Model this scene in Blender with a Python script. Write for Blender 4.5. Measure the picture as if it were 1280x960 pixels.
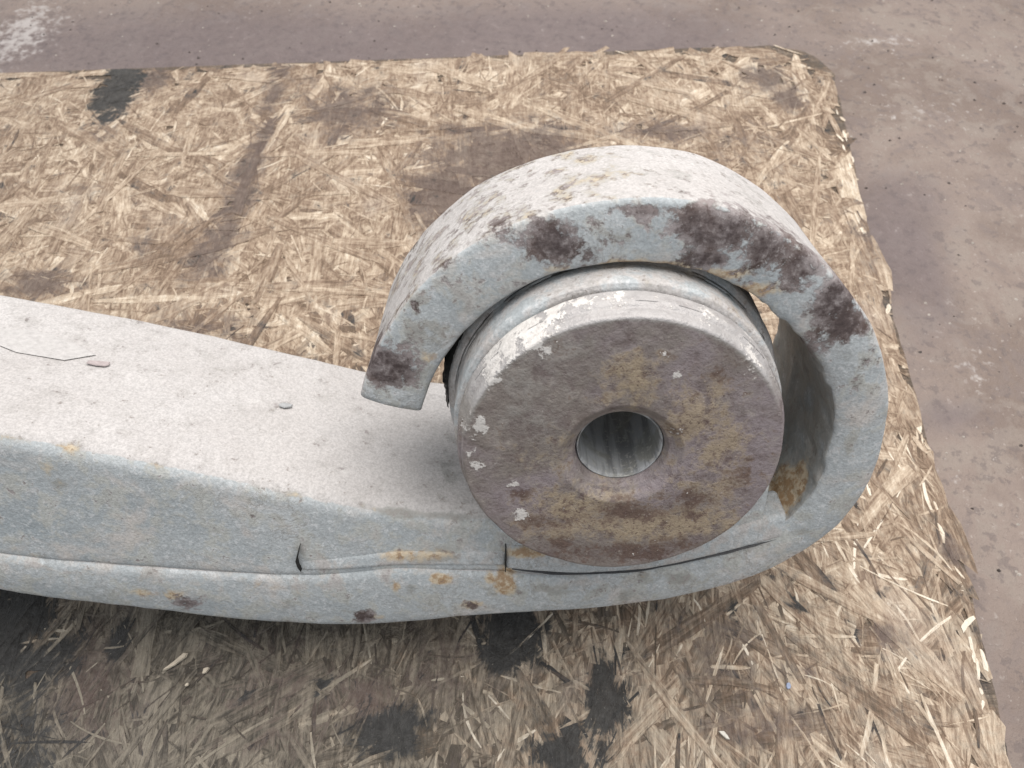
import bpy, math, random
import numpy as np
from mathutils import Vector, Matrix

for o in list(bpy.data.objects):
    bpy.data.objects.remove(o)

S = 1.0 / 6000.0                 # one measuring unit is a sixth of a millimetre
AXIS_Z = 535.5                   # height of the eye axis (front rim) over the board
TILT = math.radians(21.0)        # the spring leans back on its rear edge
PITCH = math.radians(55.0)       # camera looks this far below the horizontal
sc = bpy.context.scene
col = sc.collection

# ------------------------------------------------------------------ camera
cam_d = bpy.data.cameras.new('camera')
cam = bpy.data.objects.new('camera', cam_d)
col.objects.link(cam)
cam.location = (-140.0 * S, -534.3 * S, (AXIS_Z + 797.9) * S)
cam.rotation_euler = (math.pi / 2 - PITCH, 0, 0)
cam_d.sensor_width = 36.0
cam_d.lens = 27.0
cam_d.clip_start = 0.005
cam_d.clip_end = 50.0
cam_d.dof.use_dof = True
cam_d.dof.focus_distance = 0.172
cam_d.dof.aperture_fstop = 38.0
sc.camera = cam

# ------------------------------------------------------------------ light
world = bpy.data.worlds.new('World')
sc.world = world
world.use_nodes = True
bg = world.node_tree.nodes['Background']
bg.inputs['Color'].default_value = (0.93, 0.965, 1.0, 1)
bg.inputs['Strength'].default_value = 0.68

def area(name, loc, target, size, power, color, size_y=None):
    d = bpy.data.lights.new(name, 'AREA')
    d.energy = power
    d.color = color
    d.size = size
    if size_y:
        d.shape = 'RECTANGLE'
        d.size_y = size_y
    o = bpy.data.objects.new(name, d)
    col.objects.link(o)
    o.location = loc
    o.rotation_euler = (Vector(target) - Vector(loc)).to_track_quat('-Z', 'Y').to_euler()
    return o

area('ceiling_lamp', (0.06, 0.18, 0.80), (0.02, 0.03, 0.0), 0.75, 10.4, (1.0, 0.94, 0.88))

sc.view_settings.view_transform = 'Standard'
sc.view_settings.look = 'None'
sc.view_settings.gamma = 1.0
sc.view_settings.exposure = 0.0
sc.view_settings.use_curve_mapping = False
sc.cycles.max_bounces = 6
sc.cycles.use_denoising = True

# ------------------------------------------------------------------ measured wear and tone marks
# (centre a, centre b, radius a, radius b, channel, strength); channel 0 dark, 1 tan, 2 pale, 3 grime
SPOTS_RING = [(-10,225,104.3,32.5,0,0.36), (143,200,106,55.2,0,0.46), (-175,195,70.9,37.5,0,0.26), (285,59,38.6,65.7,0,0.26), (-233,114,56,61.5,3,0.4), (-92,212,31.5,23.1,0,1.3), (-127,217,26.2,14.8,0,0.75), (-56,197,12.4,17.1,0,0.8), (-290,53,32,27.1,0,1.5), (-269,41,15.6,15,0,1.1), (58,237,36.2,19.7,0,1), (86,225,39.1,23.6,0,1.2), (141,207,42.2,27.9,0,1), (75,193,28.4,12.4,0,1.25), (182,181,39.4,32.6,0,0.9), (230,139,31.2,30.4,0,1.25), (246,109,24.4,27.4,0,1.2), (5,249,51.3,8,0,0.8), (224,93,20.8,32.2,0,0.7), (-157,225,40,8.3,0,0.6), (-251,130,12.9,10.4,0,0.5), (122,164,12.7,8,0,0.7), (-14,223,34.8,16.5,3,0.5), (3,183,62.6,8.7,1,0.95), (76,175,53.9,9.8,1,0.95), (137,156,29.1,13,1,0.9), (-86,181,35.8,7.8,1,0.5), (-236,65,13.5,9,1,0.7), (306,53,9.7,33.8,1,0.35), (299,-77,31.3,64.4,3,0.35), (294,24,24.6,46.3,3,0.3), (-213,146,27.5,20.2,3,0.3)]
SPOTS_LEAF = [(-628,-376,26.8,16.2,0,1.05), (-654,-358,16.9,10.7,1,0.8), (-676,-351,36.1,10.6,1,0.6), (-369,-405,18.5,14.8,0,1), (-385,-390,27,16.5,3,0.6), (-344,-405,14.8,11.2,1,0.6), (-151,-326,14.3,25.7,1,1.25), (-246,-323,14.3,8.6,1,1.2), (-173,-323,9.5,10.3,1,1), (-313,-337,8.4,12.2,1,0.7), (-292,-342,8.4,14,3,0.8), (-195,-376,21.9,14.4,1,0.6), (-201,-381,12.2,9.1,0,0.6), (-303,-282,83.8,9.9,1,0.55), (-257,-285,46.6,8.3,3,0.8), (-117,-272,29,8.2,1,1.2), (-68,-345,72.1,12.3,3,0.5), (109,-323,59.4,10.3,3,0.5), (-765,-132,43.1,34.8,1,0.35), (-760,-150,26.1,11.5,3,0.7), (-834,-269,46.3,16.2,1,0.35), (-719,-311,59,13.6,3,0.4), (-512,-342,48,17.4,1,0.35), (205,-323,14.3,10.3,0,0.6), (267,-224,13.6,7.8,3,0.7), (29,-354,14.5,12.4,3,0.5), (-466,-213,22.5,12.3,3,0.35), (-233,-269,23.1,13,3,0.3)]
SPOTS_DISC = [(-164,100,12.2,20.4,2,1.1), (-145,122,15.4,15.9,2,1.25), (-123,140,16.9,12.6,2,1.25), (-98,155,16.7,8.6,2,1.2), (-72,168,16.6,7.5,2,1.1), (-33,180,32.9,8.3,2,0.85), (25,180,32.9,9.2,2,0.62), (78,154,30.2,11.5,2,0.66), (119,112,13.8,24,2,0.6), (-185,-9,9.3,46.3,2,0.7), (-176,26,7.3,15.8,2,1), (-130,-113,8.9,9.4,2,1.1), (-180,-36,7.6,12.2,2,1), (-140,-65,11.6,7.6,2,0.7), (39,93,6.1,4.2,2,1.1), (-106,122,6.9,10,2,0.8), (-60,75,5.3,6.4,2,0.7), (-9,93,29.7,30.7,1,1), (3,59,16.1,21.5,1,0.8), (68,37,32.6,39.4,1,1), (82,70,21.3,21.2,1,0.85), (107,-9,31.7,46.3,1,0.9), (51,-131,110.4,35.2,1,1), (-61,-104,59.3,34.1,1,0.95), (-90,-138,50.4,22,1,0.8), (112,-71,48.4,30.3,1,0.7), (-33,59,17.9,13,1,0.6), (-121,-21,28.2,35.5,1,0.5), (-84,-9,18.7,35,1,0.55), (62,-58,28.8,24.9,1,0.6), (19,-111,63.5,16,0,1), (76,-91,29.4,15.7,0,0.85), (-6,-181,103.3,15.9,0,1.05), (-100,-131,26.1,13.7,0,0.9), (-130,-78,13.6,10.3,0,0.9), (-78,-169,41,11.5,0,0.8), (85,-166,51.2,14.3,0,0.9), (139,-58,23.1,37.1,0,0.55), (92,91,22.7,24.7,0,0.5), (-131,37,27.2,33,3,0.55), (-114,91,52.5,30.8,3,0.5), (-63,122,42.8,29.5,3,0.4), (-103,14,46,45,3,0.4)]
SPOTS_BOARD = [(-1280,1456,55.8,132.7,3,1.3), (-1196,1487,51.6,55.5,0,0.9), (-825,1448,27.9,233.2,0,0.75), (-824,1194,34.7,169.7,0,0.75), (-839,1002,37,152.2,0,0.8), (-852,828,42.9,109.8,0,0.85), (-882,748,34.3,78.4,0,0.7), (-593,1354,113.3,96.2,0,0.75), (-721,1448,55.7,54.4,0,0.4), (-183,1128,170.5,137.4,0,1), (-304,1002,92.5,121.8,0,1), (-54,1177,108,100.9,0,0.85), (-339,898,47.8,74.5,0,0.7), (-14,1079,105.1,63.7,0,0.8), (-1241,684,74.6,40.1,0,0.9), (-1268,1263,44.2,49.4,0,0.5), (-622,1228,39.4,48.4,0,0.5), (-1229,1002,32.9,36.5,0,0.5), (-1030,801,46.5,43.2,0,0.5), (-140,-117,47.2,58.2,3,1.35), (-160,-158,27.3,32.1,3,1.1), (18,-232,29,55.1,3,1.3), (-45,-308,56,30.4,3,1.25), (-333,-284,61.8,35.8,3,1), (-376,-242,52.5,32.3,0,0.8), (-1009,-110,64,69.7,3,1.35), (-950,-178,81,52.6,3,0.8), (-814,-138,19.2,40.8,3,0.9), (-459,-214,15.9,12.7,3,1), (-931,-302,76.6,70.4,3,0.6), (-848,-204,66.8,77.1,0,0.6), (600,1495,70.5,55.7,0,0.9), (653,1410,46,61,0,0.9), (489,1194,86.8,101.8,0,0.35), (278,1246,132.1,41.9,0,0.7), (361,-75,14.1,12.9,3,1.1), (244,-82,9.9,8.6,3,1), (37,-165,9.5,12,3,0.9), (129,-239,7.9,7.5,3,0.9), (357,-191,13.4,10.4,0,0.8), (-440,-158,13.6,8,3,0.8), (-570,-223,10.6,10.1,3,0.8), (510,-124,27.7,19.3,0,0.9), (260,-278,77.4,21.6,0,0.7), (747,529,24.8,90.6,0,0.5), (738,828,46.8,164.7,0,0.45), (-523,-229,118.8,75.3,0,0.35), (-248,-178,81,78.9,0,0.3), (669,22,17.6,28,0,0.9), (-837,552,107.2,46,0,0.5), (213,-165,81.5,79.8,0,0.3)]  # near-left dark spots include the leaf's painted shade
SPOTS_FLOOR = [(844,856,86.6,251.3,0,1), (918,1032,82.9,123.9,0,0.8), (796,359,100.3,52.3,0,0.7), (-989,1740,1048.7,233.7,0,0.95), (11,1786,656.2,211.2,0,1), (-1488,1740,349.6,224.7,0,0.7), (870,1786,151.4,91.8,1,0.5), (725,243,48.1,37,1,0.5), (-1722,1832,102.1,187.7,2,0.9), (717,171,46.8,24.5,2,0.7), (908,485,69.9,57.1,2,0.5), (1046,1786,101,64.3,2,0.6), (1056,1410,115,61,2,0.5), (684,-178,81,262.9,0,0.35), (681,-204,21.4,18,3,0.7), (1294,1528,94.8,121.4,0,0.3), (778,575,43.2,93.4,0,0.5), (416,1610,145.1,59,0,0.7)]  # far-left pale spot is a painted floor glint

# ------------------------------------------------------------------ numeric helpers
def _hash(ix, iy, iz, seed):
    h = (ix.astype(np.uint32) * np.uint32(374761393) + iy.astype(np.uint32) * np.uint32(668265263)
         + iz.astype(np.uint32) * np.uint32(2147483647) + np.uint32(seed * 144665 % 4294967291))
    h = (h ^ (h >> np.uint32(13))) * np.uint32(1274126177)
    h = h ^ (h >> np.uint32(16))
    return (h & np.uint32(0xffff)).astype(np.float64) / 65535.0

def vnoise(p, seed=0):
    i = np.floor(p).astype(np.int64)
    f = p - i
    f = f * f * (3 - 2 * f)
    out = 0
    for dx in (0, 1):
        wx = f[:, 0] if dx else 1 - f[:, 0]
        for dy in (0, 1):
            wy = f[:, 1] if dy else 1 - f[:, 1]
            for dz in (0, 1):
                wz = f[:, 2] if dz else 1 - f[:, 2]
                out = out + wx * wy * wz * _hash(i[:, 0] + dx, i[:, 1] + dy, i[:, 2] + dz, seed)
    return out

def fbm(p, size, octaves=4, seed=0, gain=0.5):
    q = p / size + 977.3
    a, s, tot = 1.0, 0, 0
    for k in range(octaves):
        s = s + a * vnoise(q, seed + k * 7)
        tot += a
        a *= gain
        q = q * 2.03 + 11.7
    return s / tot

def catmull(pts, n, closed=False):
    P = np.array(pts, float)
    P = np.vstack([2 * P[0] - P[1], P, 2 * P[-1] - P[-2]])
    out = []
    m = len(P) - 3
    for i in range(m):
        p0, p1, p2, p3 = P[i:i + 4]
        for t in np.linspace(0, 1, 40, endpoint=False):
            out.append(0.5 * ((2 * p1) + (-p0 + p2) * t + (2 * p0 - 5 * p1 + 4 * p2 - p3) * t * t
                              + (-p0 + 3 * p1 - 3 * p2 + p3) * t ** 3))
    out.append(P[-2])
    out = np.array(out)
    L = np.r_[0, np.cumsum(np.hypot(*np.diff(out[:, :2], axis=0).T))]
    s = np.linspace(0, L[-1], n)
    return np.c_[[np.interp(s, L, out[:, k]) for k in range(out.shape[1])]].T

def spot_field(a, b, spots, ch, wob=None):
    m = np.zeros(len(a))
    for (ca, cb, ra, rb, c, s) in spots:
        if c != ch:
            continue
        d = np.sqrt(((a - ca) / (ra * 1.35)) ** 2 + ((b - cb) / (rb * 1.35)) ** 2)
        m = np.maximum(m, s * np.clip(1.25 - d, 0, 1))
    return m

def link(name, me, parent=None, mat=None):
    o = bpy.data.objects.new(name, me)
    col.objects.link(o)
    if parent:
        o.parent = parent
    if mat:
        me.materials.append(mat)
    return o

def tag(o, label=None, cat=None, group=None, kind=None):
    if label: o['label'] = label
    if cat: o['category'] = cat
    if group: o['group'] = group
    if kind: o['kind'] = kind
    return o

def mesh_from(name, V, F, masks=None, smooth=True, attrs=None):
    me = bpy.data.meshes.new(name)
    me.from_pydata([tuple(v) for v in (np.asarray(V) * S).tolist()], [], [tuple(f) for f in F])
    me.update()
    if smooth:
        me.polygons.foreach_set('use_smooth', np.ones(len(me.polygons), bool))
    if masks is not None:
        at = me.attributes.new('mask', 'FLOAT_COLOR', 'POINT')
        at.data.foreach_set('color', np.asarray(masks, np.float32).ravel())
    for k, v in (attrs or {}).items():
        at = me.attributes.new(k, 'FLOAT', 'POINT')
        at.data.foreach_set('value', np.asarray(v, np.float32).ravel())
    return me

def grid_faces(n, m, wrap_m=True, off=0):
    i, j = np.meshgrid(np.arange(n - 1), np.arange(m if wrap_m else m - 1), indexing='ij')
    j2 = (j + 1) % m
    a = i * m + j; b = i * m + j2; c = (i + 1) * m + j2; d = (i + 1) * m + j
    return (np.stack([a, b, c, d], -1).reshape(-1, 4) + off).tolist()

def grid_normals(G, wrap_m=True):
    du = np.gradient(G, axis=0)
    if wrap_m:
        dv = (np.roll(G, -1, 1) - np.roll(G, 1, 1)) * 0.5
    else:
        dv = np.gradient(G, axis=1)
    n = np.cross(du, dv)
    n /= np.linalg.norm(n, axis=2, keepdims=True) + 1e-9
    return n

# ------------------------------------------------------------------ node helpers
class NT:
    def __init__(self, name):
        self.m = bpy.data.materials.new(name)
        self.m.use_nodes = True
        self.t = self.m.node_tree
        self.b = self.t.nodes['Principled BSDF']
    def n(self, typ, **kw):
        x = self.t.nodes.new(typ)
        for k, v in kw.items():
            setattr(x, k, v)
        return x
    def put(self, sock, v):
        if v is None:
            return
        if hasattr(v, 'is_linked') or isinstance(v, bpy.types.NodeSocket):
            self.t.links.new(v, sock)
        elif isinstance(v, tuple) and len(v) == 3 and sock.type == 'RGBA':
            sock.default_value = (*v, 1)
        else:
            sock.default_value = v
    def math(self, op, a, b=None, c=None, clamp=False):
        x = self.n('ShaderNodeMath', operation=op, use_clamp=clamp)
        self.put(x.inputs[0], a); self.put(x.inputs[1], b); self.put(x.inputs[2], c)
        return x.outputs[0]
    def mix(self, f, a, b, mode='MIX'):
        x = self.n('ShaderNodeMix', data_type='RGBA', blend_type=mode)
        self.put(x.inputs[0], f); self.put(x.inputs[6], a); self.put(x.inputs[7], b)
        return x.outputs[2]
    def noise(self, px, vec=None, detail=4, rough=0.6, dist=0.0, seed=0.0):
        x = self.n('ShaderNodeTexNoise', noise_dimensions='4D')
        x.inputs['Scale'].default_value = 6000.0 / px
        x.inputs['Detail'].default_value = detail
        x.inputs['Roughness'].default_value = rough
        x.inputs['Distortion'].default_value = dist
        x.inputs['W'].default_value = seed
        if vec is not None:
            self.t.links.new(vec, x.inputs['Vector'])
        return self.math('MULTIPLY_ADD', x.outputs[0], 2.0, -0.5, True)
    def voro(self, px, vec=None, feature='F1', out='Distance'):
        x = self.n('ShaderNodeTexVoronoi', feature=feature)
        x.inputs['Scale'].default_value = 6000.0 / px
        if vec is not None:
            self.t.links.new(vec, x.inputs['Vector'])
        return x.outputs[out]
    def step(self, v, lo, hi, a=0.0, b=1.0):
        x = self.n('ShaderNodeMapRange', interpolation_type='SMOOTHSTEP')
        self.put(x.inputs[0], v)
        x.inputs[1].default_value = lo; x.inputs[2].default_value = hi
        x.inputs[3].default_value = a; x.inputs[4].default_value = b
        return x.outputs[0]
    def scaled(self, vec, s, rz=0.0):
        x = self.n('ShaderNodeMapping')
        x.inputs['Scale'].default_value = s
        x.inputs['Rotation'].default_value = (0, 0, rz)
        self.t.links.new(vec, x.inputs['Vector'])
        return x.outputs[0]
    def bump(self, h, strength, dist, normal=None):
        x = self.n('ShaderNodeBump')
        x.inputs['Strength'].default_value = strength
        x.inputs['Distance'].default_value = dist
        self.put(x.inputs['Height'], h)
        if normal is not None:
            self.put(x.inputs['Normal'], normal)
        return x.outputs[0]
    def attr(self, name):
        return self.n('ShaderNodeAttribute', attribute_name=name)
    def mask(self):
        a = self.attr('mask')
        s = self.n('ShaderNodeSeparateColor')
        self.t.links.new(a.outputs['Color'], s.inputs[0])
        return s.outputs[0], s.outputs[1], s.outputs[2], a.outputs['Alpha']
    def done(self, colr, rough, normal=None, metal=0.0, spec=0.3):
        self.put(self.b.inputs['Base Color'], colr)
        self.put(self.b.inputs['Roughness'], rough)
        self.put(self.b.inputs['Metallic'], metal)
        self.put(self.b.inputs['Specular IOR Level'], spec)
        if normal is not None:
            self.put(self.b.inputs['Normal'], normal)
        return self.m

# ------------------------------------------------------------------ materials
def steel_material():
    k = NT('weathered_grey_steel')
    tc = k.n('ShaderNodeTexCoord').outputs['Object']
    R, G, B, A = k.mask()
    n_big = k.noise(150, tc, 4, 0.6, 0.4)
    n_mid = k.noise(36, tc, 6, 0.65, 0.3, 3)
    n_fine = k.noise(9, tc, 5, 0.65, 0.0, 5)
    n_pix = k.noise(3.2, tc, 2, 0.6, 0.0, 8)
    # grey zinc paint under pale dust
    blue = k.mix(n_big, (0.315, 0.352, 0.375), (0.465, 0.488, 0.50))
    blue = k.mix(k.step(n_mid, 0.46, 0.66), blue, (0.42, 0.432, 0.418))
    blue = k.mix(k.step(n_fine, 0.58, 0.74, 0, 0.5), blue, (0.62, 0.64, 0.66))
    blue = k.mix(k.step(k.noise(90, tc, 5, 0.65, 0.6, 13), 0.5, 0.85, 0, 0.75), blue, k.mix(n_fine, (0.50, 0.455, 0.42), (0.56, 0.53, 0.51)))
    ridge = k.math('ABSOLUTE', k.math('SUBTRACT', k.noise(52, tc, 7, 0.7, 1.2, 29), 0.5))
    crackle = k.math('MULTIPLY', k.step(ridge, 0.035, 0.0), k.step(n_big, 0.45, 0.75))
    blue = k.mix(k.math('MULTIPLY', crackle, 0.55), blue, (0.24, 0.22, 0.20))
    blue = k.mix(k.step(k.noise(70, tc, 6, 0.7, 0.8, 31), 0.35, 0.1, 0, 0.6), blue, (0.33, 0.345, 0.34))
    dustc = k.mix(n_big, (0.41, 0.392, 0.386), (0.50, 0.487, 0.485))
    dustc = k.mix(k.step(n_mid, 0.5, 0.75, 0, 0.55), dustc, (0.375, 0.36, 0.352))
    dustc = k.mix(k.step(k.noise(24, tc, 6, 0.7, 0.5, 53), 0.68, 0.95, 0, 0.6), dustc, (0.57, 0.56, 0.55))
    dustc = k.mix(k.step(k.noise(16, tc, 5, 0.7, 0.3, 57), 0.34, 0.08, 0, 0.55), dustc, (0.31, 0.295, 0.285))
    dm = k.step(k.math('ADD', B, k.math('MULTIPLY', k.math('SUBTRACT', n_mid, 0.5), 0.9)), 0.36, 0.62)
    c = k.mix(dm, blue, dustc)
    # small pits and specks
    sp = k.step(k.math('ADD', n_fine, k.math('MULTIPLY', A, 0.30)), 0.70, 0.86)
    sp = k.math('MULTIPLY', sp, k.step(n_mid, 0.42, 0.6, 0.15, 1.0))
    c = k.mix(k.math('MULTIPLY', sp, 0.75), c, (0.20, 0.17, 0.15))
    c = k.mix(k.step(n_pix, 0.80, 0.98, 0, 0.35), c, (0.24, 0.23, 0.22))
    c = k.mix(k.step(n_pix, 0.2, 0.02, 0, 0.5), c, (0.74, 0.73, 0.72))
    mul = k.step(k.math('ADD', k.math('MULTIPLY', n_pix, 0.55), k.math('MULTIPLY', k.noise(6, tc, 3, 0.7, 0.0, 71), 0.45)), 0.15, 0.85, 0.82, 1.18)
    vm = k.n('ShaderNodeVectorMath', operation='SCALE'); k.put(vm.inputs[0], c); k.put(vm.inputs['Scale'], mul); c = vm.outputs[0]
    scr = k.noise(5, k.scaled(tc, (0.07, 1.0, 1.0), math.radians(14)), 3, 0.6, 0.4, 73)
    c = k.mix(k.math('MULTIPLY', k.step(scr, 0.84, 0.95), k.step(n_big, 0.5, 0.8, 0, 0.5)), c, (0.30, 0.285, 0.27))
    # grime
    gr = k.step(k.math('ADD', A, k.math('MULTIPLY', k.math('SUBTRACT', n_mid, 0.5), 1.3)), 0.30, 0.75)
    c = k.mix(k.math('MULTIPLY', gr, 0.7), c, k.mix(n_fine, (0.22, 0.23, 0.22), (0.36, 0.35, 0.33)))
    # tan rust bleeding
    tn = k.step(k.math('ADD', G, k.math('MULTIPLY', k.math('SUBTRACT', n_mid, 0.5), 1.1)), 0.34, 0.78)
    c = k.mix(k.math('MULTIPLY', tn, 0.85), c, k.mix(k.step(k.math('ADD', n_fine, k.math('MULTIPLY', G, 0.25)), 0.5, 0.9), (0.56, 0.47, 0.34), (0.33, 0.20, 0.09)))
    # dark scaling rust with broken edge
    jag = k.math('ADD', k.math('MULTIPLY', k.math('SUBTRACT', n_mid, 0.5), 1.25), k.math('MULTIPLY', k.math('SUBTRACT', n_fine, 0.5), 1.1))
    rs = k.step(k.math('ADD', R, jag), 0.34, 0.78)
    n_r = k.noise(58, tc, 5, 0.68, 0.5, 17)
    rc = k.mix(k.step(n_r, 0.25, 0.7), (0.065, 0.045, 0.04), (0.27, 0.24, 0.242))
    rc = k.mix(k.step(n_fine, 0.55, 0.85, 0, 0.8), rc, (0.37, 0.343, 0.345))
    rc = k.mix(k.step(n_fine, 0.50, 0.25, 0, 0.95), rc, (0.07, 0.045, 0.042))
    rc = k.mix(k.step(k.noise(80, tc, 4, 0.6, 0.4, 37), 0.5, 0.8, 0, 0.3), rc, (0.16, 0.11, 0.095))
    rc = k.mix(k.step(k.noise(44, tc, 4, 0.65, 0.3, 23), 0.66, 0.85, 0, 0.8), rc, (0.055, 0.035, 0.035))
    rc = k.mix(k.step(n_pix, 0.72, 0.95, 0, 0.6), rc, (0.48, 0.46, 0.46))
    rc = k.mix(k.step(n_pix, 0.25, 0.08, 0, 0.6), rc, (0.06, 0.04, 0.04))
    rc = k.mix(k.math('MULTIPLY', k.step(k.math('ADD', R, k.math('MULTIPLY', k.math('SUBTRACT', n_mid, 0.5), 0.5)), 0.72, 1.15), k.step(n_fine, 0.9, 0.35, 0.3, 0.9)), rc, k.mix(n_fine, (0.035, 0.025, 0.025), (0.12, 0.095, 0.095)))
    c = k.mix(rs, c, rc)
    h = k.math('ADD', k.math('MULTIPLY', n_mid, 0.8), k.math('MULTIPLY', n_fine, 0.5))
    h = k.math('ADD', h, k.math('MULTIPLY', n_pix, 0.16))
    h = k.math('SUBTRACT', h, k.math('MULTIPLY', rs, 0.45))
    h = k.math('SUBTRACT', h, k.math('MULTIPLY', k.math('MULTIPLY', rs, n_fine), 0.6))
    h = k.math('SUBTRACT', h, k.math('MULTIPLY', sp, 0.35))
    h = k.math('ADD', h, k.math('MULTIPLY', crackle, -0.4))
    nrm = k.bump(h, 0.34, 0.0009)
    return k.done(c, k.step(dm, 0, 1, 0.56, 0.80), nrm, 0.0, 0.35)

def cap_material():
    k = NT('rusted_cap_steel')
    tc = k.n('ShaderNodeTexCoord').outputs['Object']
    R, G, B, A = k.mask()
    n_big = k.noise(120, tc, 4, 0.6, 0.4, 1)
    n_mid = k.noise(34, tc, 6, 0.68, 0.4, 4)
    n_fine = k.noise(10, tc, 5, 0.68, 0.0, 6)
    n_pix = k.noise(3.4, tc, 2, 0.6, 0.0, 9)
    c = k.mix(k.step(n_big, 0.3, 0.7), (0.235, 0.208, 0.192), (0.28, 0.242, 0.255))
    c = k.mix(k.step(n_mid, 0.5, 0.8, 0, 0.8), c, (0.36, 0.325, 0.30))
    c = k.mix(k.step(n_mid, 0.42, 0.15, 0, 0.7), c, (0.15, 0.122, 0.118))
    c = k.mix(k.step(n_fine, 0.50, 0.15, 0, 0.55), c, (0.16, 0.125, 0.125))
    c = k.mix(k.step(k.noise(60, tc, 6, 0.72, 0.8, 45), 0.55, 0.85, 0, 0.6), c, (0.20, 0.165, 0.155))
    c = k.mix(k.step(k.noise(22, tc, 5, 0.7, 0.3, 46), 0.62, 0.9, 0, 0.5), c, (0.42, 0.38, 0.345))
    c = k.mix(k.math('MULTIPLY', k.step(k.math('ADD', A, k.math('SUBTRACT', n_mid, 0.5)), 0.2, 0.7), 0.6), c, (0.33, 0.32, 0.305))
    c = k.mix(k.step(A, 0.75, 1.15, 0, 0.85), c, k.mix(n_mid, (0.34, 0.33, 0.335), (0.52, 0.51, 0.51)))
    jag = k.math('ADD', k.math('MULTIPLY', k.math('SUBTRACT', n_mid, 0.5), 1.3), k.math('MULTIPLY', k.math('SUBTRACT', n_fine, 0.5), 0.9))
    tn = k.step(k.math('ADD', G, jag), 0.25, 1.0)
    c = k.mix(k.math('MULTIPLY', tn, 0.8), c, k.mix(n_fine, (0.30, 0.235, 0.165), (0.46, 0.375, 0.26)))
    rs = k.step(k.math('ADD', R, k.math('MULTIPLY', jag, 1.5)), 0.22, 1.0)
    c = k.mix(k.math('MULTIPLY', rs, 0.92), c, k.mix(n_fine, (0.055, 0.032, 0.027), (0.18, 0.125, 0.105)))
    gran = k.step(k.noise(15, tc, 6, 0.75, 0.4, 61), 0.52, 0.78)
    c = k.mix(k.math('MULTIPLY', gran, k.math('MULTIPLY_ADD', k.math('MAXIMUM', G, R), 0.6, 0.18)), c, (0.11, 0.07, 0.065))
    act = k.math('ADD', k.math('MAXIMUM', G, R), 0.15, clamp=True)
    c = k.mix(k.math('MULTIPLY', k.step(n_pix, 0.72, 0.95, 0, 0.5), act), c, (0.46, 0.41, 0.37))
    c = k.mix(k.math('MULTIPLY', k.step(n_pix, 0.32, 0.10, 0, 0.75), act), c, (0.08, 0.05, 0.045))
    c = k.mix(k.step(k.noise(7, tc, 3, 0.6, 0, 41), 0.86, 0.97, 0, 0.6), c, (0.58, 0.55, 0.53))
    wh = k.step(k.math('ADD', B, k.math('ADD', jag, k.math('MULTIPLY', k.math('SUBTRACT', n_pix, 0.5), 0.5))), 0.52, 0.72)
    c = k.mix(k.math('MULTIPLY', wh, 0.92), c, k.mix(n_fine, (0.50, 0.48, 0.46), (0.80, 0.78, 0.76)))
    h = k.math('ADD', k.math('MULTIPLY', n_mid, 0.6), k.math('MULTIPLY', n_fine, 0.5))
    h = k.math('ADD', h, k.math('MULTIPLY', n_pix, 0.2))
    h = k.math('ADD', h, k.math('MULTIPLY', wh, 0.35))
    h = k.math('SUBTRACT', h, k.math('MULTIPLY', rs, 0.3))
    return k.done(c, k.step(n_mid, 0.3, 0.7, 0.45, 0.70), k.bump(h, 0.55, 0.0008), 0.15, 0.4)

def bore_material():
    k = NT('scored_bore_steel')
    tc = k.n('ShaderNodeTexCoord').outputs['Object']
    st = k.scaled(tc, (1.0, 0.09, 1.0))
    n1 = k.noise(13, st, 5, 0.6, 0.3, 2)
    n2 = k.noise(40, tc, 4, 0.6, 0.5, 6)
    n3 = k.noise(6, tc, 3, 0.7, 0.0, 1)
    c = k.mix(k.step(n1, 0.38, 0.66), (0.22, 0.228, 0.235), (0.40, 0.415, 0.43))
    c = k.mix(k.step(n2, 0.45, 0.75, 0, 0.75), c, (0.27, 0.27, 0.245))
    c = k.mix(k.step(n3, 0.6, 0.72, 0, 0.7), c, (0.45, 0.45, 0.43))
    return k.done(c, 0.5, k.bump(n1, 0.4, 0.0004), 0.1, 0.5)

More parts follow.
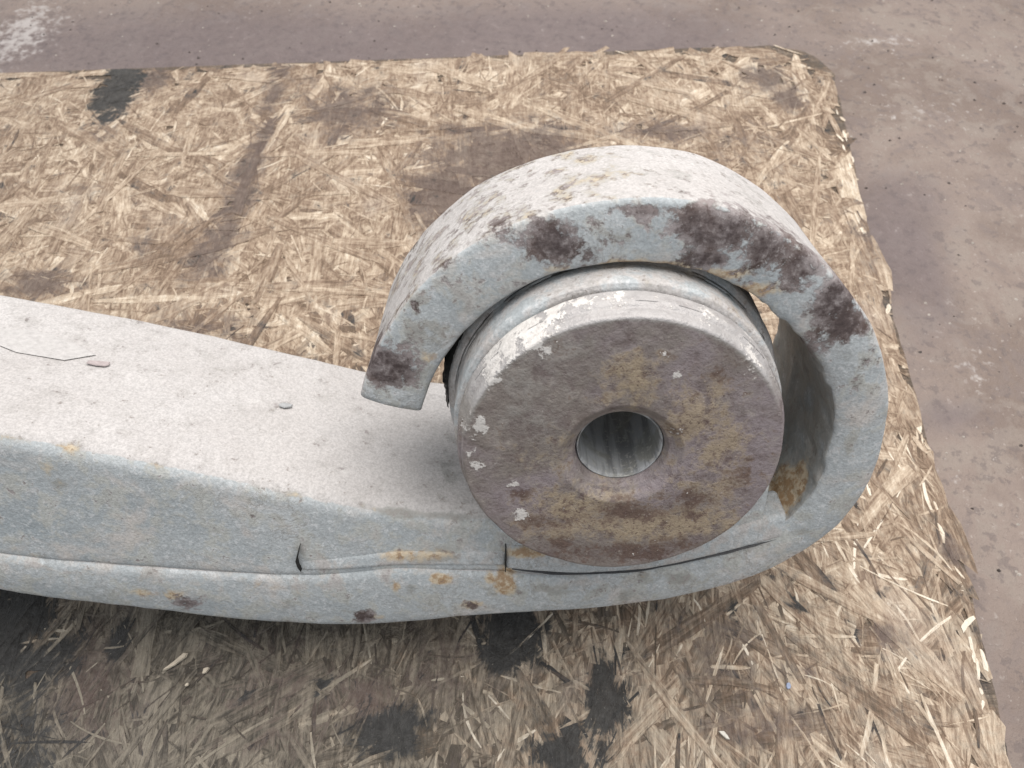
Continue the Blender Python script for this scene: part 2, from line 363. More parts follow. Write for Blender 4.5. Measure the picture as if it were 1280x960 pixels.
def board_material(name='pressed_wood_strand'):
    k = NT(name)
    geo = k.n('ShaderNodeNewGeometry').outputs['Position']
    uvn = k.n('ShaderNodeUVMap')
    uvn.uv_map = 'grain'
    uv = uvn.outputs[0]
    tone = k.attr('tone').outputs['Fac']
    R, G, B, A = k.mask()
    n_big = k.noise(170, geo, 4, 0.6, 0.4, 1)
    n_mid = k.noise(46, geo, 5, 0.65, 0.5, 2)
    n_fine = k.noise(14, geo, 4, 0.65, 0.2, 3)
    n_pix = k.noise(5, geo, 2, 0.6, 0.0, 4)
    gv = k.scaled(uv, (0.10, 1.0, 1.0))
    grain = k.noise(6, gv, 4, 0.7, 0.3, 5)
    grain2 = k.noise(16, gv, 3, 0.6, 0.2, 6)
    t = k.math('ADD', tone, k.math('MULTIPLY', k.math('SUBTRACT', grain, 0.5), 0.65))
    t = k.math('ADD', t, k.math('MULTIPLY', k.math('SUBTRACT', grain2, 0.5), 0.36))
    t = k.math('ADD', t, k.math('MULTIPLY', k.math('SUBTRACT', n_mid, 0.5), 0.34))
    t = k.math('ADD', t, k.math('MULTIPLY', k.math('SUBTRACT', n_fine, 0.5), 0.30))
    t = k.math('ADD', t, k.math('MULTIPLY', k.math('SUBTRACT', n_big, 0.5), 0.22))
    fib = k.noise(5, k.scaled(geo, (1.0, 0.11, 1.0), math.radians(-12)), 4, 0.7, 0.6, 43)
    fib2 = k.noise(9, k.scaled(geo, (1.0, 0.16, 1.0), math.radians(24)), 4, 0.7, 0.8, 47)
    fsel = k.mix(k.step(k.noise(120, geo, 3, 0.6, 0.5, 51), 0.4, 0.6), fib, fib2)
    t = k.math('ADD', t, k.math('MULTIPLY', k.math('SUBTRACT', fsel, 0.5), 0.50))
    ramp = k.n('ShaderNodeValToRGB')
    k.put(ramp.inputs[0], t)
    e = ramp.color_ramp.elements
    e[0].position = 0.0; e[0].color = (0.13, 0.09, 0.06, 1)
    e[1].position = 1.0; e[1].color = (0.82, 0.74, 0.62, 1)
    for pos, cc in ((0.28, (0.23, 0.16, 0.112, 1)), (0.5, (0.40, 0.306, 0.226, 1)), (0.74, (0.60, 0.495, 0.38, 1))):
        x = e.new(pos); x.color = cc
    c = ramp.outputs[0]
    # trodden-in grey dirt, A channel = how dirty, with near-left shade painted in
    dirt_shade = k.math('ADD', A, k.math('MULTIPLY', k.math('SUBTRACT', n_mid, 0.5), 1.0))
    dirt_shade = k.math('SUBTRACT', dirt_shade, k.math('MULTIPLY', k.math('SUBTRACT', t, 0.5), 0.55))
    dirt_shade = k.math('ADD', dirt_shade, k.math('MULTIPLY', k.math('SUBTRACT', n_fine, 0.5), 0.8))
    df = k.step(dirt_shade, 0.12, 1.05, 0.0, 0.90)
    c = k.mix(df, c, k.mix(k.step(t, 0.15, 0.85), (0.08, 0.068, 0.054), (0.33, 0.282, 0.222)))
    c = k.mix(k.step(n_big, 0.55, 0.95, 0, 0.3), c, (0.33, 0.28, 0.25))
    c = k.mix(k.step(k.math('ADD', A, k.math('MULTIPLY', k.math('SUBTRACT', n_mid, 0.5), 0.5)), 0.7, 1.3, 0, 0.8), c, k.mix(k.step(t, 0.2, 0.95), (0.04, 0.037, 0.032), (0.21, 0.19, 0.155)))  # deepens the shade painted over the near left corner
    # brown soaked stains and black tar; leaf's shade at near left painted likewise
    jag = k.math('ADD', k.math('MULTIPLY', k.math('SUBTRACT', n_mid, 0.5), 1.1), k.math('MULTIPLY', k.math('SUBTRACT', grain, 0.5), 0.9))
    per = k.math('MULTIPLY', k.math('SUBTRACT', 0.47, tone), 0.9)
    jag = k.math('ADD', jag, per)
    bs = k.step(k.math('ADD', R, jag), 0.05, 0.80, 0, 0.85)
    c = k.mix(bs, c, k.mix(n_fine, (0.08, 0.055, 0.047), (0.155, 0.118, 0.105)))
    bt = k.step(k.math('ADD', B, jag), 0.28, 0.66, 0, 0.96)
    c = k.mix(bt, c, k.mix(n_fine, (0.018, 0.018, 0.018), (0.06, 0.06, 0.06)))
    c = k.mix(k.step(n_pix, 0.88, 1.0, 0, 0.35), c, (0.62, 0.56, 0.48))
    h = k.math('ADD', k.math('MULTIPLY', grain, 0.6), k.math('MULTIPLY', n_fine, 0.5))
    h = k.math('ADD', h, k.math('MULTIPLY', n_pix, 0.2))
    h = k.math('ADD', h, k.math('MULTIPLY', fsel, 0.7))
    return k.done(c, 0.5, k.bump(h, 0.7, 0.0012), 0.0, 0.35)

def floor_material():
    k = NT('worn_concrete')
    geo = k.n('ShaderNodeNewGeometry').outputs['Position']
    R, G, B, A = k.mask()
    n_big = k.noise(420, geo, 5, 0.6, 0.5, 1)
    n_mid = k.noise(110, geo, 6, 0.65, 0.6, 2)
    n_fine = k.noise(26, geo, 5, 0.65, 0.1, 3)
    n_pix = k.noise(9, geo, 3, 0.65, 0.0, 4)
    c = k.mix(k.step(n_big, 0.3, 0.7), (0.19, 0.147, 0.126), (0.25, 0.2, 0.176))
    c = k.mix(k.step(n_mid, 0.5, 0.72, 0, 0.6), c, (0.27, 0.228, 0.20))
    c = k.mix(k.step(n_mid, 0.48, 0.3, 0, 0.55), c, (0.19, 0.155, 0.145))
    c = k.mix(k.step(n_fine, 0.72, 0.92, 0, 0.5), c, (0.38, 0.335, 0.305))
    c = k.mix(k.step(n_fine, 0.40, 0.28, 0, 0.55), c, (0.14, 0.115, 0.11))
    c = k.mix(k.step(n_pix, 0.76, 0.94, 0, 0.6), c, (0.44, 0.39, 0.36))
    c = k.mix(k.step(k.noise(18, geo, 4, 0.7, 0.2, 63), 0.80, 0.92, 0, 0.7), c, (0.48, 0.44, 0.41))
    c = k.mix(k.step(k.noise(30, geo, 5, 0.7, 0.3, 65), 0.26, 0.1, 0, 0.6), c, (0.12, 0.092, 0.082))
    c = k.mix(k.step(n_pix, 0.18, 0.04, 0, 0.5), c, (0.10, 0.08, 0.075))
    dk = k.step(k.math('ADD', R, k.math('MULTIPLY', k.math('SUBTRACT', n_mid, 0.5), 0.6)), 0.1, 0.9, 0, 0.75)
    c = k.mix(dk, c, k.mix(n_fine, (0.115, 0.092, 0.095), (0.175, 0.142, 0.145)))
    wh = k.step(k.math('ADD', B, k.math('MULTIPLY', k.math('SUBTRACT', n_fine, 0.5), 1.4)), 0.4, 1.0, 0, 0.7)
    c = k.mix(wh, c, (0.50, 0.47, 0.46))
    c = k.mix(k.step(A, 0.3, 0.8, 0, 0.7), c, (0.09, 0.075, 0.07))
    h = k.math('ADD', k.math('MULTIPLY', n_fine, 0.8), k.math('MULTIPLY', n_pix, 0.35))
    return k.done(c, 0.6, k.bump(h, 0.6, 0.0016), 0.0, 0.35)

def plain_material(name, colr, rough=0.6, px=14, var=0.35):
    k = NT(name)
    tc = k.n('ShaderNodeTexCoord').outputs['Object']
    n = k.noise(px, tc, 4, 0.65)
    c = k.mix(k.math('MULTIPLY', n, var * 2), colr, tuple(x * 0.5 for x in colr))
    return k.done(c, rough, k.bump(n, 0.5, 0.0005))

STEEL = steel_material()
CAP = cap_material()
BORE = bore_material()
WOOD = board_material()
CONC = floor_material()
SHADE_CRACK_BLACK = plain_material('shade_crack_black', (0.03, 0.03, 0.03), 0.55, 10, 0.4)  # black for the cracks and the added shade strip

# ------------------------------------------------------------------ floor
def fields(xy, spots, dirt_shade=None):
    a, b = xy[:, 0], xy[:, 1]
    m = np.zeros((len(a), 4))
    m[:, 0] = spot_field(a, b, spots, 0)
    m[:, 1] = spot_field(a, b, spots, 1)
    m[:, 2] = spot_field(a, b, spots, 2)
    m[:, 3] = spot_field(a, b, spots, 3)
    return m

BOARD_T = 56.0
nx = 150
gx = np.linspace(-1, 1, nx); gx = np.sign(gx) * (np.abs(gx) ** 1.8) * 12000
gy = np.linspace(-1, 1, nx); gy = np.sign(gy) * (np.abs(gy) ** 1.8) * 12000 + 900
X, Y = np.meshgrid(gx, gy, indexing='ij')
V = np.stack([X, Y, np.full_like(X, -BOARD_T)], -1).reshape(-1, 3)
i, j = np.meshgrid(np.arange(nx - 1), np.arange(nx - 1), indexing='ij')
a = i * nx + j
F = np.stack([a, a + nx, a + nx + 1, a + 1], -1).reshape(-1, 4).tolist()
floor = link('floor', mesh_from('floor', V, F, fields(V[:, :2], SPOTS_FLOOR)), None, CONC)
tag(floor, kind='structure')

# ------------------------------------------------------------------ strand board
rng = np.random.default_rng(11)
EDGE_PTS = [(-5200, 1330), (-3000, 1452), (-1679, 1523), (-1330, 1544), (-954, 1568), (-525, 1593), (-140, 1618), (250, 1644), (497, 1661), (645, 1670), (743, 1644), (782, 1602), (811, 1519), (798, 1372), (772, 1161), (752, 986), (735, 801), (737, 697), (721, 575), (713, 463), (709, 359), (699, 262), (696, 171), (690, 86), (681, -1), (676, -68), (670, -124), (661, -204), (652, -272), (644, -337), (636, -392), (590, -1000), (470, -2400)]
# broken, splintery outline
E = np.array(EDGE_PTS, float)
seg = []
for p, q in zip(E[:-1], E[1:]):
    L = np.hypot(*(q - p)); n = max(1, int(L / 14))
    for k in range(n):
        seg.append(p + (q - p) * k / n)
seg.append(E[-1])
E = np.array(seg)
d = np.gradient(E, axis=0); nrm2 = np.c_[-d[:, 1], d[:, 0]]; nrm2 /= np.linalg.norm(nrm2, axis=1)[:, None]
E3 = np.c_[E, np.zeros(len(E))]
jit = (fbm(E3, 70, 4, 3) - 0.5) * 18 + (fbm(E3, 16, 2, 5) - 0.5) * 7
rag = np.clip((E[:, 0] - 300) / 500, 0.25, 1.0)
E = E - nrm2 * (jit * rag)[:, None]
poly = np.vstack([E, [(-5200, -2400)]])

board = bpy.data.objects.new('strand_board', None)
col.objects.link(board)
tag(board, 'worn strand board sheet with ragged edge lying on the concrete floor', 'board')

import bmesh
bm = bmesh.new()
top = [bm.verts.new((x * S, y * S, -1.5 * S)) for x, y in poly]
bot = [bm.verts.new((x * S, y * S, (-BOARD_T + 0.5) * S)) for x, y in poly]
nP = len(poly)
bm.faces.new(top[::-1])
for k in range(nP):
    k2 = (k + 1) % nP
    bm.faces.new((top[k], top[k2], bot[k2], bot[k]))
bmesh.ops.recalc_face_normals(bm, faces=bm.faces[:])
bmesh.ops.triangulate(bm, faces=bm.faces[:])
me = bpy.data.meshes.new('panel')
bm.to_mesh(me); bm.free()
nv = len(me.vertices)
at = me.attributes.new('mask', 'FLOAT_COLOR', 'POINT')
at.data.foreach_set('color', np.tile(np.array([0, 0, 0, 0.55], np.float32), nv))
at = me.attributes.new('tone', 'FLOAT', 'POINT'); at.data.foreach_set('value', np.full(nv, 0.25, np.float32))
uvl = me.uv_layers.new(name='grain')
lo = np.empty(len(me.loops), np.int32); me.loops.foreach_get('vertex_index', lo)
co = np.empty(nv * 3); me.vertices.foreach_get('co', co); co = co.reshape(-1, 3)
uvl.data.foreach_set('uv', (co[lo][:, :2] + co[lo][:, 2:3]).astype(np.float32).ravel())
link('panel', me, board, WOOD)

def inside(px, py, pg):
    r = np.zeros(len(px), bool)
    x1, y1 = pg[:, 0], pg[:, 1]
    x2, y2 = np.roll(x1, -1), np.roll(y1, -1)
    for a1, b1, a2, b2 in zip(x1, y1, x2, y2):
        if b1 == b2:
            continue
        c = ((b1 > py) != (b2 > py)) & (px < (a2 - a1) * (py - b1) / (b2 - b1) + a1)
        r ^= c
    return r

def dirt_shade_level(xy):
    x, y = xy[:, 0], xy[:, 1]
    # foot traffic: the near part of the sheet is trodden grey, the far part is cleaner
    d = 0.70 - 0.68 * np.clip((y + 150) / 900, 0, 1)
    d += 0.60 * np.clip((-x - 0) / 650, 0, 1) * np.clip((250 - y) / 400, 0, 1)  # near left darkened further: shade painted into the dirt
    d -= 0.26 * np.clip((x - 200) / 350, 0, 1) * np.clip((900 - y) / 500, 0, 1)
    d += (fbm(np.c_[xy, np.zeros(len(xy))], 420, 3, 21) - 0.5) * 0.7
    return np.clip(d, 0.0, 1.25)

NS, NC = 7, 5
def make_strands(cx, cy, ang, L, W, z0, tone, tilt, roll):
    n = len(cx)
    s = np.linspace(-0.5, 0.5, NS)
    P = np.zeros((n, NS, NC, 3))
    bend = rng.normal(0, 0.035, n)
    taper0 = rng.uniform(0.25, 1.0, n); taper1 = rng.uniform(0.25, 1.0, n)
    skew = rng.normal(0, 0.6, (n, 2))
    jw = 1 + rng.normal(0, 0.12, (n, NS))
    wprof = np.ones((n, NS)) * jw
    wprof[:, 0] *= taper0; wprof[:, -1] *= taper1
    wprof[:, 1] *= 0.5 + 0.5 * taper0 ** 0.5; wprof[:, -2] *= 0.5 + 0.5 * taper1 ** 0.5
    cross = np.array([-0.5, -0.5, 0.0, 0.5, 0.5])
    dz = np.array([-0.7, 0.0, 0.1, 0.0, -0.7])
    lx = s[None, :, None] * L[:, None, None] * np.ones((1, 1, NC))
    ly = cross[None, None, :] * (W[:, None] * wprof)[:, :, None]
    endw = np.zeros(NS); endw[0] = 1; endw[-1] = 1; endw[1] = .3; endw[-2] = .3
    sk = np.where(s < 0, skew[:, :1], skew[:, 1:2]) * endw
    lx = lx + sk[:, :, None] * ly
    ly = ly + (bend * L)[:, None, None] * (4 * s[None, :, None] ** 2)
    roll = roll * 0.4
    lz = dz[None, None, :] + (z0[:, None] + tilt[:, None] * s[None, :] * L[:, None])[:, :, None] + roll[:, None, None] * ly
    lz = lz + rng.normal(0, 0.12, (n, NS, 1))
    ca, sa = np.cos(ang)[:, None, None], np.sin(ang)[:, None, None]
    P[..., 0] = cx[:, None, None] + lx * ca - ly * sa
    P[..., 1] = cy[:, None, None] + lx * sa + ly * ca
    P[..., 2] = np.clip(lz, -1.2, 3.4)
    UV = np.stack([lx + rng.uniform(-3000, 3000, (n, 1, 1)), ly + rng.uniform(-3000, 3000, (n, 1, 1))], -1)
    T = np.broadcast_to(tone[:, None, None], (n, NS, NC)) + np.array([-0.26, 0, 0.03, 0, -0.26])[None, None]
    return P, UV, T

fi = []
for aa in range(NS - 1):
    for bb in range(NC - 1):
        fi.append((aa * NC + bb, (aa + 1) * NC + bb, (aa + 1) * NC + bb + 1, aa * NC + bb + 1))
fi = np.array(fi)

def strand_mesh(name, P, UV, T):
    n = len(P)
    V = P.reshape(-1, 3)
    F = (fi[None] + (np.arange(n) * NS * NC)[:, None, None]).reshape(-1, 4)
    m = fields(V[:, :2], SPOTS_BOARD)
    m[:, 2] = m[:, 3]
    m[:, 3] = dirt_shade_level(V[:, :2])
    me = mesh_from(name, V, F.tolist(), m, False, {'tone': T.reshape(-1)})
    u = me.uv_layers.new(name='grain')
    u.data.foreach_set('uv', (UV.reshape(-1, 2)[F.reshape(-1)] * S).astype(np.float32).ravel())
    return me

def pick_angle(x, y):
    n = len(x)
    a = rng.uniform(0, math.pi, n)
    near = (y < 260)
    pref = np.where(x > 250, math.radians(112), math.radians(80)) + rng.normal(0, 0.42, n)
    use = near & (rng.random(n) < 0.62)
    a = np.where(use, pref, a)
    return a

def scatter(n, lo, hi, wlo, whi, zr, tilt_s, xr=(-2300, 850), yr=(-700, 1720)):
    x = rng.uniform(*xr, int(n * 1.6)); y = rng.uniform(*yr, int(n * 1.6))
    depth_keep = np.clip(1.15 - (y + 300) / 3200, 0.4, 1)
    ok = (rng.random(len(x)) < depth_keep)
    x, y = x[ok], y[ok]
    ang = pick_angle(x, y)
    L = np.exp(rng.uniform(math.log(lo), math.log(hi), len(x)))
    far = np.clip((y - 100) / 1500, 0, 1)
    L = L * (1 + 0.5 * far)
    W = np.exp(rng.uniform(math.log(wlo), math.log(whi), len(x))) * (1 + 0.15 * far)
    ok = np.ones(len(x), bool)
    for f in (-0.5, -0.25, 0, 0.25, 0.5):
        ok &= inside(x + np.cos(ang) * L * f, y + np.sin(ang) * L * f, poly)
    x, y, ang, L, W = [q[ok][:n] for q in (x, y, ang, L, W)]
    k = len(x)
    z = rng.uniform(*zr, k)
    tone = np.clip(rng.normal(0.455, 0.085, k), 0.08, 0.9)
    return make_strands(x, y, ang, L, W, z, tone, rng.normal(0, tilt_s, k), rng.normal(0, tilt_s * 3, k))

# the bulk of the strands, pressed into one mat
Pm, UVm, Tm = scatter(9000, 70, 260, 14, 56, (0.0, 1.2), 0.002)
mat_o = link('strand_mat', strand_mesh('strand_mat', Pm, UVm, Tm), board, WOOD)
tag(mat_o, kind='stuff')
Pm, UVm, Tm = scatter(5500, 24, 130, 2.0, 7, (1.0, 1.8), 0.004)
Tm = np.clip(Tm + (rng.normal(0.02, 0.14, (len(Tm), 1, 1)) + 0.55 * (rng.random((len(Tm), 1, 1)) < 0.035)) * np.where(Pm[:, 3:4, 2:3, 1] < 420, 1.0, 0.35), 0, 1.2)
mat_o = link('splinter_mat', strand_mesh('splinter_mat', Pm, UVm, Tm), board, WOOD)
tag(mat_o, kind='stuff')
Pm, UVm, Tm = scatter(450, 50, 170, 3, 9, (1.2, 2.0), 0.003, (-1150, 760), (-560, 330))
Tm = np.clip(Tm + rng.normal(0.03, 0.17, (len(Tm), 1, 1)), 0.05, 1.1)
mat_o = link('sliver_mat', strand_mesh('sliver_mat', Pm, UVm, Tm), board, WOOD)
tag(mat_o, kind='stuff')
# the strands that can be told apart, one by one
Pm, UVm, Tm = scatter(300, 130, 330, 10, 40, (1.6, 2.4), 0.002, (-1500, 780), (-420, 1600))
for k in range(len(Pm)):
    link('strand', strand_mesh('strand', Pm[k:k + 1], UVm[k:k + 1], Tm[k:k + 1]), board, WOOD)

# frayed pale fibres along the broken edge
ne = 260
ix = rng.integers(60, len(E) - 30, ne)
ex = E[ix]; dn = d[ix] if False else np.gradient(E, axis=0)[ix]
ea = np.arctan2(dn[:, 1], dn[:, 0]) + rng.normal(0, 0.25, ne)
off = rng.uniform(3, 26, ne)
nn = np.c_[dn[:, 1], -dn[:, 0]]; nn /= np.linalg.norm(nn, axis=1)[:, None] + 1e-9
ex = ex + nn * off[:, None]
keep = (ex[:, 0] > 600) & (ex[:, 1] < 1350)
ex, ea = ex[keep], ea[keep]
k = len(ex)
Pm, UVm, Tm = make_strands(ex[:, 0], ex[:, 1], ea, rng.uniform(12, 50, k), rng.uniform(3, 10, k), rng.uniform(0, 2.2, k),
                           np.clip(rng.normal(0.85, 0.25, k), 0.3, 1.3), rng.normal(0, 0.01, k), rng.normal(0, 0.03, k))
fr_o = link('frayed_edge', strand_mesh('frayed_edge', Pm, UVm, Tm), board, WOOD)
tag(fr_o, kind='stuff')

# grit swept off the board on to the floor
def grit(name, n, colr, lo, hi):
    x = rng.uniform(-2100, 1700, n * 4); y = rng.uniform(-420, 2100, n * 4)
    ok = ~inside(x, y, poly) & ((x > 560) | (y > 1500))
    x, y = x[ok][:n], y[ok][:n]
    V, Fc = [], []
    for px, py in zip(x, y):
        a_ = rng.uniform(lo, hi); b0 = len(V)
        th_ = rng.uniform(0, 6.28)
        for q in range(5):
            rr = a_ * rng.uniform(0.6, 1.2)
            V.append((px + rr * math.cos(th_ + q * 1.257), py + rr * 0.8 * math.sin(th_ + q * 1.257), -BOARD_T - 0.5))
        V.append((px + rng.normal(0, a_ * 0.2), py + rng.normal(0, a_ * 0.2), -BOARD_T + a_ * rng.uniform(0.4, 0.9)))
        for q in range(5):
            Fc.append((b0 + q, b0 + (q + 1) % 5, b0 + 5))
    o = link(name, mesh_from(name, np.array(V), Fc, None, False), None, plain_material(name + '_grain', colr, 0.7, 12, 0.3))
    tag(o, kind='stuff')
    return o
grit('pale_grit', 260, (0.46, 0.42, 0.38), 2.0, 6.5)
grit('dark_grit', 240, (0.09, 0.075, 0.07), 2.0, 7.0)

# ------------------------------------------------------------------ the leaf spring
spring = bpy.data.objects.new('leaf_spring', None)
col.objects.link(spring)
BASE = np.array([-380.0, 350.0, -436.0])           # rear lower edge that rests on the board (x, along axis, up)
ct, st_ = math.cos(TILT), math.sin(TILT)
spring.location = (BASE[0] * S, (BASE[1] * ct + BASE[2] * st_) * S, (AXIS_Z - BASE[1] * st_ + BASE[2] * ct) * S)
spring.rotation_euler = (-TILT, 0, 0)
tag(spring, 'grey weathered steel leaf spring end with rolled eye and rusty bush on the board', 'leaf spring')

def spring_mesh(name, V, F, masks):
    return mesh_from(name, np.asarray(V) - BASE, F, masks)

# outer (lower) line of the main leaf: x, up, thickness, width along the axis
OUTER = [(-3300, 160, 85, 350), (-2600, 60, 85, 350), (-1900, -120, 86, 350), (-1300, -268, 87, 350), (-913, -356, 88, 350), (-741, -392, 98, 350),
         (-589, -422, 112, 350), (-466, -435, 118, 350), (-378, -436, 124, 350), (-290, -427, 124, 350), (-190, -414, 106, 350),
         (-66, -400, 82, 350), (30, -386, 76, 350), (115, -366, 74, 345), (206, -330, 72, 335), (270, -282, 68, 320), (315, -225, 69, 305), (338, -160, 68, 290),
         (343, -95, 67, 275), (336, -20, 67, 255), (312, 50, 66, 235), (275, 115, 70, 220), (222, 172, 73, 208), (155, 221, 75, 200), (85, 252, 76, 195),
         (10, 263, 76, 192), (-65, 256, 75, 192), (-130, 237, 74, 194), (-190, 206, 77, 197), (-245, 158, 78, 202),
         (-285, 105, 78, 208), (-309, 62, 78, 214), (-322, 28, 78, 218), (-329, 6, 78, 220)]
n_st = 820
C = catmull(OUTER, n_st)
tan = np.gradient(C[:, :2], axis=0); tan /= np.linalg.norm(tan, axis=1)[:, None]
nin = np.c_[-tan[:, 1], tan[:, 0]]                   # towards the inside of the eye
def rounded_loop(r, n_front=22, n_side=46, n_back=8, n_c=5):
    """unit loop: list of (a, along) with a = 0 outer .. 1 inner in units of thickness, corners of radius r added later"""
    pts = []
    for k in range(n_front): pts.append(('f', k / (n_front - 1)))
    for k in range(1, n_side): pts.append(('i', k / n_side))
    for k in range(n_back): pts.append(('b', 1 - k / (n_back - 1)))
    for k in range(1, n_side): pts.append(('o', 1 - k / n_side))
    return pts
loop = rounded_loop(1)
m = len(loop)
side = np.array([{'f': 0, 'i': 1, 'b': 2, 'o': 3}[s] for s, _ in loop])
tt = np.array([t for _, t in loop])
th = C[:, 2][:, None]; wd = C[:, 3][:, None]
aa = np.where(side == 0, tt, np.where(side == 1, 1.0, np.where(side == 2, tt, 0.0)))[None] * th
vv = np.where(side == 0, 0.0, np.where(side == 2, 1.0, tt ** 1.25))[None] * wd
# round the corners
def round_c(aa, vv, th, wd, rf, rb):
    for (ca, cv, sa, sv, r) in ((0, 0, 1, 1, rf), (1, 0, -1, 1, rf), (0, 1, 1, -1, rb), (1, 1, -1, -1, rb)):
        A0 = ca * th; V0 = cv * wd
        da = (aa - A0) * sa; dv = (vv - V0) * sv
        ins = (da < r) & (dv < r)
        va, vv_ = da - r, dv - r
        mx = np.maximum(np.abs(va), np.abs(vv_)) + 1e-9
        le = np.sqrt(va ** 2 + vv_ ** 2) + 1e-9
        f = np.where(ins, mx / le, 1.0)
        aa = np.where(ins, A0 + sa * (r + va * f), aa)
        vv = np.where(ins, V0 + sv * (r + vv_ * f), vv)
    return aa, vv
rad = np.where((C[:, 0] < -100) & (C[:, 1] < -150), 15.0, 6.5)
rad = np.convolve(np.pad(rad, 20, mode='edge'), np.ones(41) / 41, 'valid')[:, None]
aa, vv = round_c(aa, vv, th, wd, rad, 8.0)
# shallow crown on the front edge
vv = vv - np.where(side == 0, 5.0 * np.sin(np.pi * np.clip(aa / th, 0, 1)), 0)
G = np.zeros((n_st, m, 3))
G[..., 0] = C[:, 0][:, None] + nin[:, 0][:, None] * aa
G[..., 2] = C[:, 1][:, None] + nin[:, 1][:, None] * aa
G[..., 1] = vv
# forged unevenness
N = grid_normals(G)
Pf = G.reshape(-1, 3)
h = (fbm(Pf, 130, 3, 2) - 0.5) * 6.5 + (fbm(Pf, 30, 3, 4) - 0.5) * 2.4
inner_rough = (np.broadcast_to(side[None], (n_st, m)).reshape(-1) == 1) & (Pf[:, 2] > -240) & (Pf[:, 0] > 0)
h = h + np.where(inner_rough, (fbm(Pf * np.array([1, 0.45, 0.6]), 13, 2, 8) - 0.5) * 9, 0)
G = G + N * h.reshape(n_st, m, 1)
G[-1, :, 0] += 0
Pf = G.reshape(-1, 3)
masks = np.zeros((len(Pf), 4))
frontness = np.clip(1 - Pf[:, 1] / 46.0, 0, 1)
front2 = np.clip(1.4 - Pf[:, 1] / 60.0, 0, 1)
for chn in (0, 1, 3):
    masks[:, chn] = np.maximum(spot_field(Pf[:, 0], Pf[:, 2], SPOTS_RING, chn), spot_field(Pf[:, 0], Pf[:, 2], SPOTS_LEAF, chn)) * front2
SI = np.broadcast_to(side[None], (n_st, m)).reshape(-1)
stn = np.repeat(np.arange(n_st), m)
upz = (N[..., 2] * math.cos(TILT) - N[..., 1] * math.sin(TILT)).reshape(-1)
# pale dust lies on the outside of the roll; lip highlight is painted
outer_roll = (SI == 3) & (Pf[:, 2] > -120)
masks[:, 2] = np.where(outer_roll, 0.95, np.where(SI == 0, 0.16, 0.2))
masks[:, 2] = np.where((SI == 0) & (Pf[:, 2] > 60) & (Pf[:, 0] > -260) & (Pf[:, 0] < 20), 0.34, masks[:, 2])
masks[:, 2] = np.where((SI == 1) & (Pf[:, 2] < -200), 0.9, masks[:, 2])
lip = (SI == 0) & (np.broadcast_to(aa / th, (n_st, m)).reshape(-1) > 0.72) & (Pf[:, 0] < -100) & (Pf[:, 2] < -200)
masks[:, 2] = np.where(lip, 0.2 + 0.18 * np.clip((-Pf[:, 0] - 60) / 160, 0, 1), masks[:, 2])
# pitted, scaly weathering on the left flank of the roll
pit = outer_roll & (Pf[:, 0] < 10)
masks[:, 0] = np.where(pit, np.maximum(masks[:, 0], 0.36 * np.clip((-Pf[:, 0] + 30) / 170, 0, 1)), masks[:, 0])
masks[:, 1] = np.where(pit, np.maximum(masks[:, 1], 0.33), masks[:, 1])
masks[:, 3] = np.where(pit, 0.42, np.where(outer_roll, 0.25, masks[:, 3]))
# soaked orange rust at the foot of the right inner wall
iw = SI == 1
dd = np.sqrt(((Pf[:, 0] - 250) / 26) ** 2 + ((Pf[:, 2] + 176) / 60) ** 2 + ((Pf[:, 1] - 46) / 40) ** 2)
masks[:, 1] = np.where(iw, np.maximum(masks[:, 1], 1.25 * np.clip(1.4 - dd, 0, 1)), masks[:, 1])
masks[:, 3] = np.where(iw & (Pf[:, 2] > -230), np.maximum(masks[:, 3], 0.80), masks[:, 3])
F = np.array(grid_faces(n_st, m))
fst = F[:, 0] // m
cut = int(np.argmin(np.hypot(C[:, 0] + 149, C[:, 1] + 409)))
def sub(name, i0, i1, cap_start, cap_end, parent):
    V = G[i0:i1 + 1].reshape(-1, 3)
    M = masks.reshape(n_st, m, 4)[i0:i1 + 1].reshape(-1, 4)
    FF = grid_faces(i1 - i0 + 1, m)
    FF = [f[::-1] for f in FF]
    V = list(V); M = list(M)
    for want, st0, rev in ((cap_start, 0, False), (cap_end, i1 - i0, True)):
        if not want:
            continue
        ring = np.array(V[st0 * m:(st0 + 1) * m])
        ctr = ring.mean(0)
        base = len(V)
        tdir = tan[-1] if rev else -tan[0]
        for kk, (f, ad) in enumerate(((0.96, 2.5), (0.6, 3.0))):
            for q in range(m):
                p = ctr + (ring[q] - ctr) * f
                p = p + np.array([tdir[0], 0, tdir[1]]) * ad
                V.append(p); M.append(M[st0 * m + q])
        V.append(ctr + np.array([tdir[0], 0, tdir[1]]) * 3.0); M.append(M[st0 * m])
        for q in range(m):
            q2 = (q + 1) % m
            f1 = (st0 * m + q, st0 * m + q2, base + q2, base + q)
            f2 = (base + q, base + q2, base + m + q2, base + m + q)
            f3 = (base + m + q, base + m + q2, base + 2 * m)
            for f in (f1, f2, f3):
                FF.append(f[::-1] if rev else f)
    return link(name, spring_mesh(name, V, FF, M), parent, STEEL)
main_leaf = sub('main_leaf', 0, cut, True, False, spring)
eye = sub('rolled_eye', cut, n_st - 1, False, True, spring)
eye['label'] = 'open rolled eye with dark scaling rust on its front rim'

